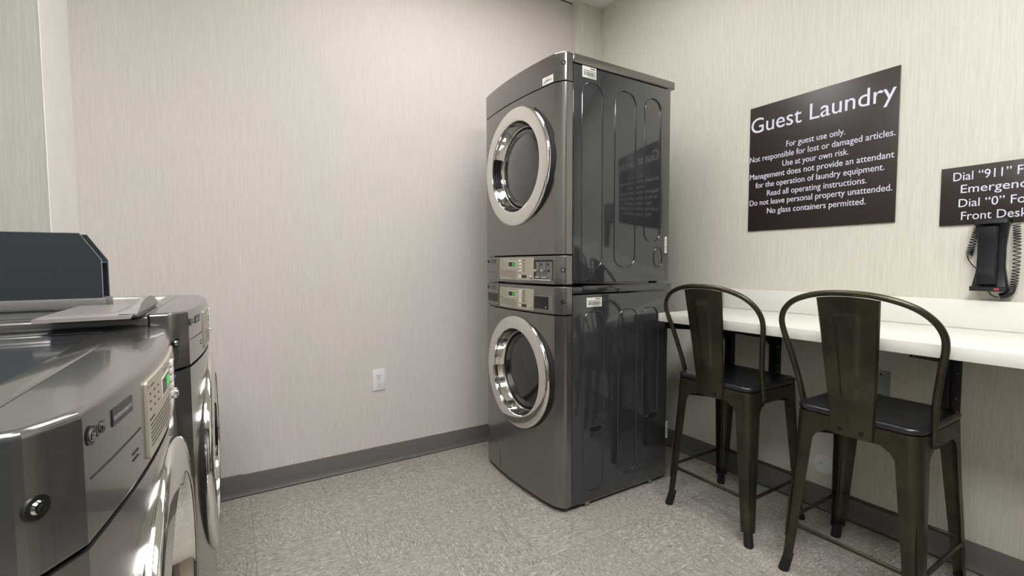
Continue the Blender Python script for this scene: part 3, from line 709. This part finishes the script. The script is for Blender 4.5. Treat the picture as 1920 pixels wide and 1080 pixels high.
# ---------------------------------------------------------------- signs
def onwall(u, v, w_): return (-.006-w_, -u, v)     # u grows to the right as seen, = -y
sg = empty('wall_sign', (0, 0, 0), label='large dark brown Guest Laundry sign with pale lettering on the right wall', cat='sign')
g = bmesh.new(); box(g, -.006, -.0005, -1.7155, -1.1195, 1.243, 1.839, .0008); obj('sign_panel', g, 'sign', sg)
L = [('Guest Laundry', 1.127, 1.706, 1.716, .069), ('For guest use only.', 1.296, 1.535, 1.6205, .026), ('Not responsible for lost or damaged articles.', 1.123, 1.7075, 1.577, .026),
     ('Use at your own risk.', 1.281, 1.550, 1.535, .026), ('Management does not provide an attendant', 1.125, 1.7065, 1.493, .026), ('for the operation of laundry equipment.', 1.155, 1.676, 1.450, .026),
     ('Read all operating instructions.', 1.212, 1.618, 1.407, .026), ('Do not leave personal property unattended.', 1.127, 1.704, 1.3665, .026), ('No glass containers permitted.', 1.214, 1.617, 1.323, .026)]
for s, a, c, v, cap in L:
    g = bmesh.new(); text(g, s, a, c, v, cap, onwall, 0, .0012); obj('lettering', g, 'letter', sg)
sg = empty('wall_sign', (0, 0, 0), label='small dark brown emergency dialing sign above the wall phone', cat='sign')
g = bmesh.new(); box(g, -.006, -.0005, -2.122, -1.8485, 1.218, 1.422, .0008); obj('sign_panel', g, 'sign', sg)
for s, a, c, v, cap in (('Dial \u201c911\u201d For', 1.882, 2.086, 1.374, .029), ('Emergency', 1.903, 2.081, 1.330, .028), ('Dial \u201c0\u201d For', 1.899, 2.076, 1.281, .028), ('Front Desk', 1.907, 2.068, 1.236, .028)):
    g = bmesh.new(); text(g, s, a, c, v, cap, onwall, 0, .0012); obj('lettering', g, 'letter', sg)

# ---------------------------------------------------------------- phone
ph = empty('wall_phone', (0, -1.990, 1.0), label='black wall phone with coiled cord hanging below the dialing sign', cat='telephone')
g = bmesh.new(); rings = []
for z, hw, d in ((-.010, .044, .048), (.004, .044, .050), (.006, .043, .030), (.030, .040, .024), (.07, .0345, .022), (.14, .034, .022), (.20, .039, .026), (.214, .042, .030), (.216, .044, .052), (.230, .044, .050)):
    rings.append([(-.001-(x+d/2), y, z) for x, y in rrect(d/2, hw, .006, 4)])
loft(g, rings, True, True); obj('phone_base', g, 'phone', ph, 40)
g = bmesh.new(); rings = []
for z, hw, x0, x1 in ((.012, .022, .026, .046), (.014, .0245, .023, .050), (.045, .025, .023, .054), (.050, .0245, .034, .053), (.11, .0235, .038, .052), (.165, .024, .034, .053), (.170, .0245, .023, .054), (.205, .0245, .023, .052), (.2085, .022, .026, .047)):
    rings.append([(-((x0+x1)/2+x), y+.004, z) for x, y in rrect((x1-x0)/2, hw, .006, 4)])
loft(g, rings, True, True); obj('handset', g, 'phone', ph, 40)
g = bmesh.new(); box(g, -.0515, -.048, -.030, -.017, -.006, .001, .001); obj('message_light', g, 'red', ph)
def coil(g, path, R, turns, r=.0016):
    P = spline(path, 20); n = turns*14; out = []
    for k in range(n+1):
        t = k/n*(len(P)-1); i = min(int(t), len(P)-2); p = P[i].lerp(P[i+1], t-i); d = (P[i+1]-P[i]).normalized()
        a = d.cross(Vector((1, 0, 0))).normalized(); b_ = d.cross(a); th = 2*PI*turns*k/n
        out.append(p+(a*math.cos(th)+b_*math.sin(th))*R)
    sweep(g, out, r, 6)
g = bmesh.new()
coil(g, [(-.014, .036, .205), (-.015, .044, .175), (-.014, .052, .135), (-.013, .056, .112)], .0085, 13)
sweep(g, spline([(-.013, .060, .112), (-.014, .056, .095), (-.015, .046, .078), (-.015, .036, .066)], 5), .0018, 8)
coil(g, [(-.020, -.056, .210), (-.020, -.060, .15), (-.020, -.060, .06), (-.020, -.054, .0), (-.020, -.043, -.020), (-.020, -.026, -.026)], .0085, 36)
sweep(g, spline([(-.020, -.022, -.030), (-.024, -.010, -.026), (-.030, -.001, -.012), (-.034, .002, .012)], 5), .0018, 8)
obj('coiled_cord', g, 'phone', ph)

# ---------------------------------------------------------------- plates on the walls
ot = empty('wall_outlet', (-1.5425, 0, .465), label='white duplex electrical outlet low on the far wall', cat='outlet')
g = bmesh.new(); prism(g, rrect(.035, .057, .004, 3), 1, -.0055, -.0004, 0, .0015); obj('cover_plate', g, 'ivory', ot)
for z in (.0195, -.0195):
    g = bmesh.new(); ol = [(max(-.0155, min(.0155, .017*math.cos(2*PI*k/32))), z+.0145*math.sin(2*PI*k/32)) for k in range(32)]
    prism(g, ol, 1, -.0075, -.004, 0)
    box(g, -.0078, -.0052, -.0080, -.0070, z+.001, z+.009, 0, 1); box(g, .0052, .0074, -.0080, -.0070, z+.002, z+.009, 0, 1); cyl(g, (0, -.0072, z-.007), (0, -1, 0), .0026, .0008, 12, 1)
    obj('socket', g, ['ivory', 'gap'], ot)
g = bmesh.new(); cyl(g, (0, -.0053, 0), (0, -1, 0), .0025, .001, 12); obj('screw', g, 'satin', ot)
bp_ = empty('blank_plate', (0, -1.686, .600), label='brushed steel blank plate on the wall under the counter', cat='wall plate')
g = bmesh.new(); prism(g, rrect(.035, .054, .003, 3), 0, -.0045, -.0004, 0, .001); obj('cover_plate', g, 'plaque', bp_)
for z in (.042, -.042):
    g = bmesh.new(); cyl(g, (-.0044, -.004, z), (-1, 0, 0), .004, .0012, 12, 0); obj('screw', g, 'gap', bp_)
dk = empty('round_cover', (0, -1.492, .200), label='round white cover on the wall low between the two bar stools', cat='cover plate')
g = bmesh.new(); loft(g, [[(x, r*math.cos(2*PI*k/40), r*math.sin(2*PI*k/40)) for k in range(40)] for r, x in ((.043, -.0004), (.043, -.003), (.041, -.0048), (.02, -.0055), (.002, -.0056))], True, True); obj('cover_plate', g, 'disk', dk)
g = bmesh.new(); cyl(g, (-.0054, .008, .004), (-1, 0, 0), .0035, .0015, 12); obj('screw', g, 'satin', dk)
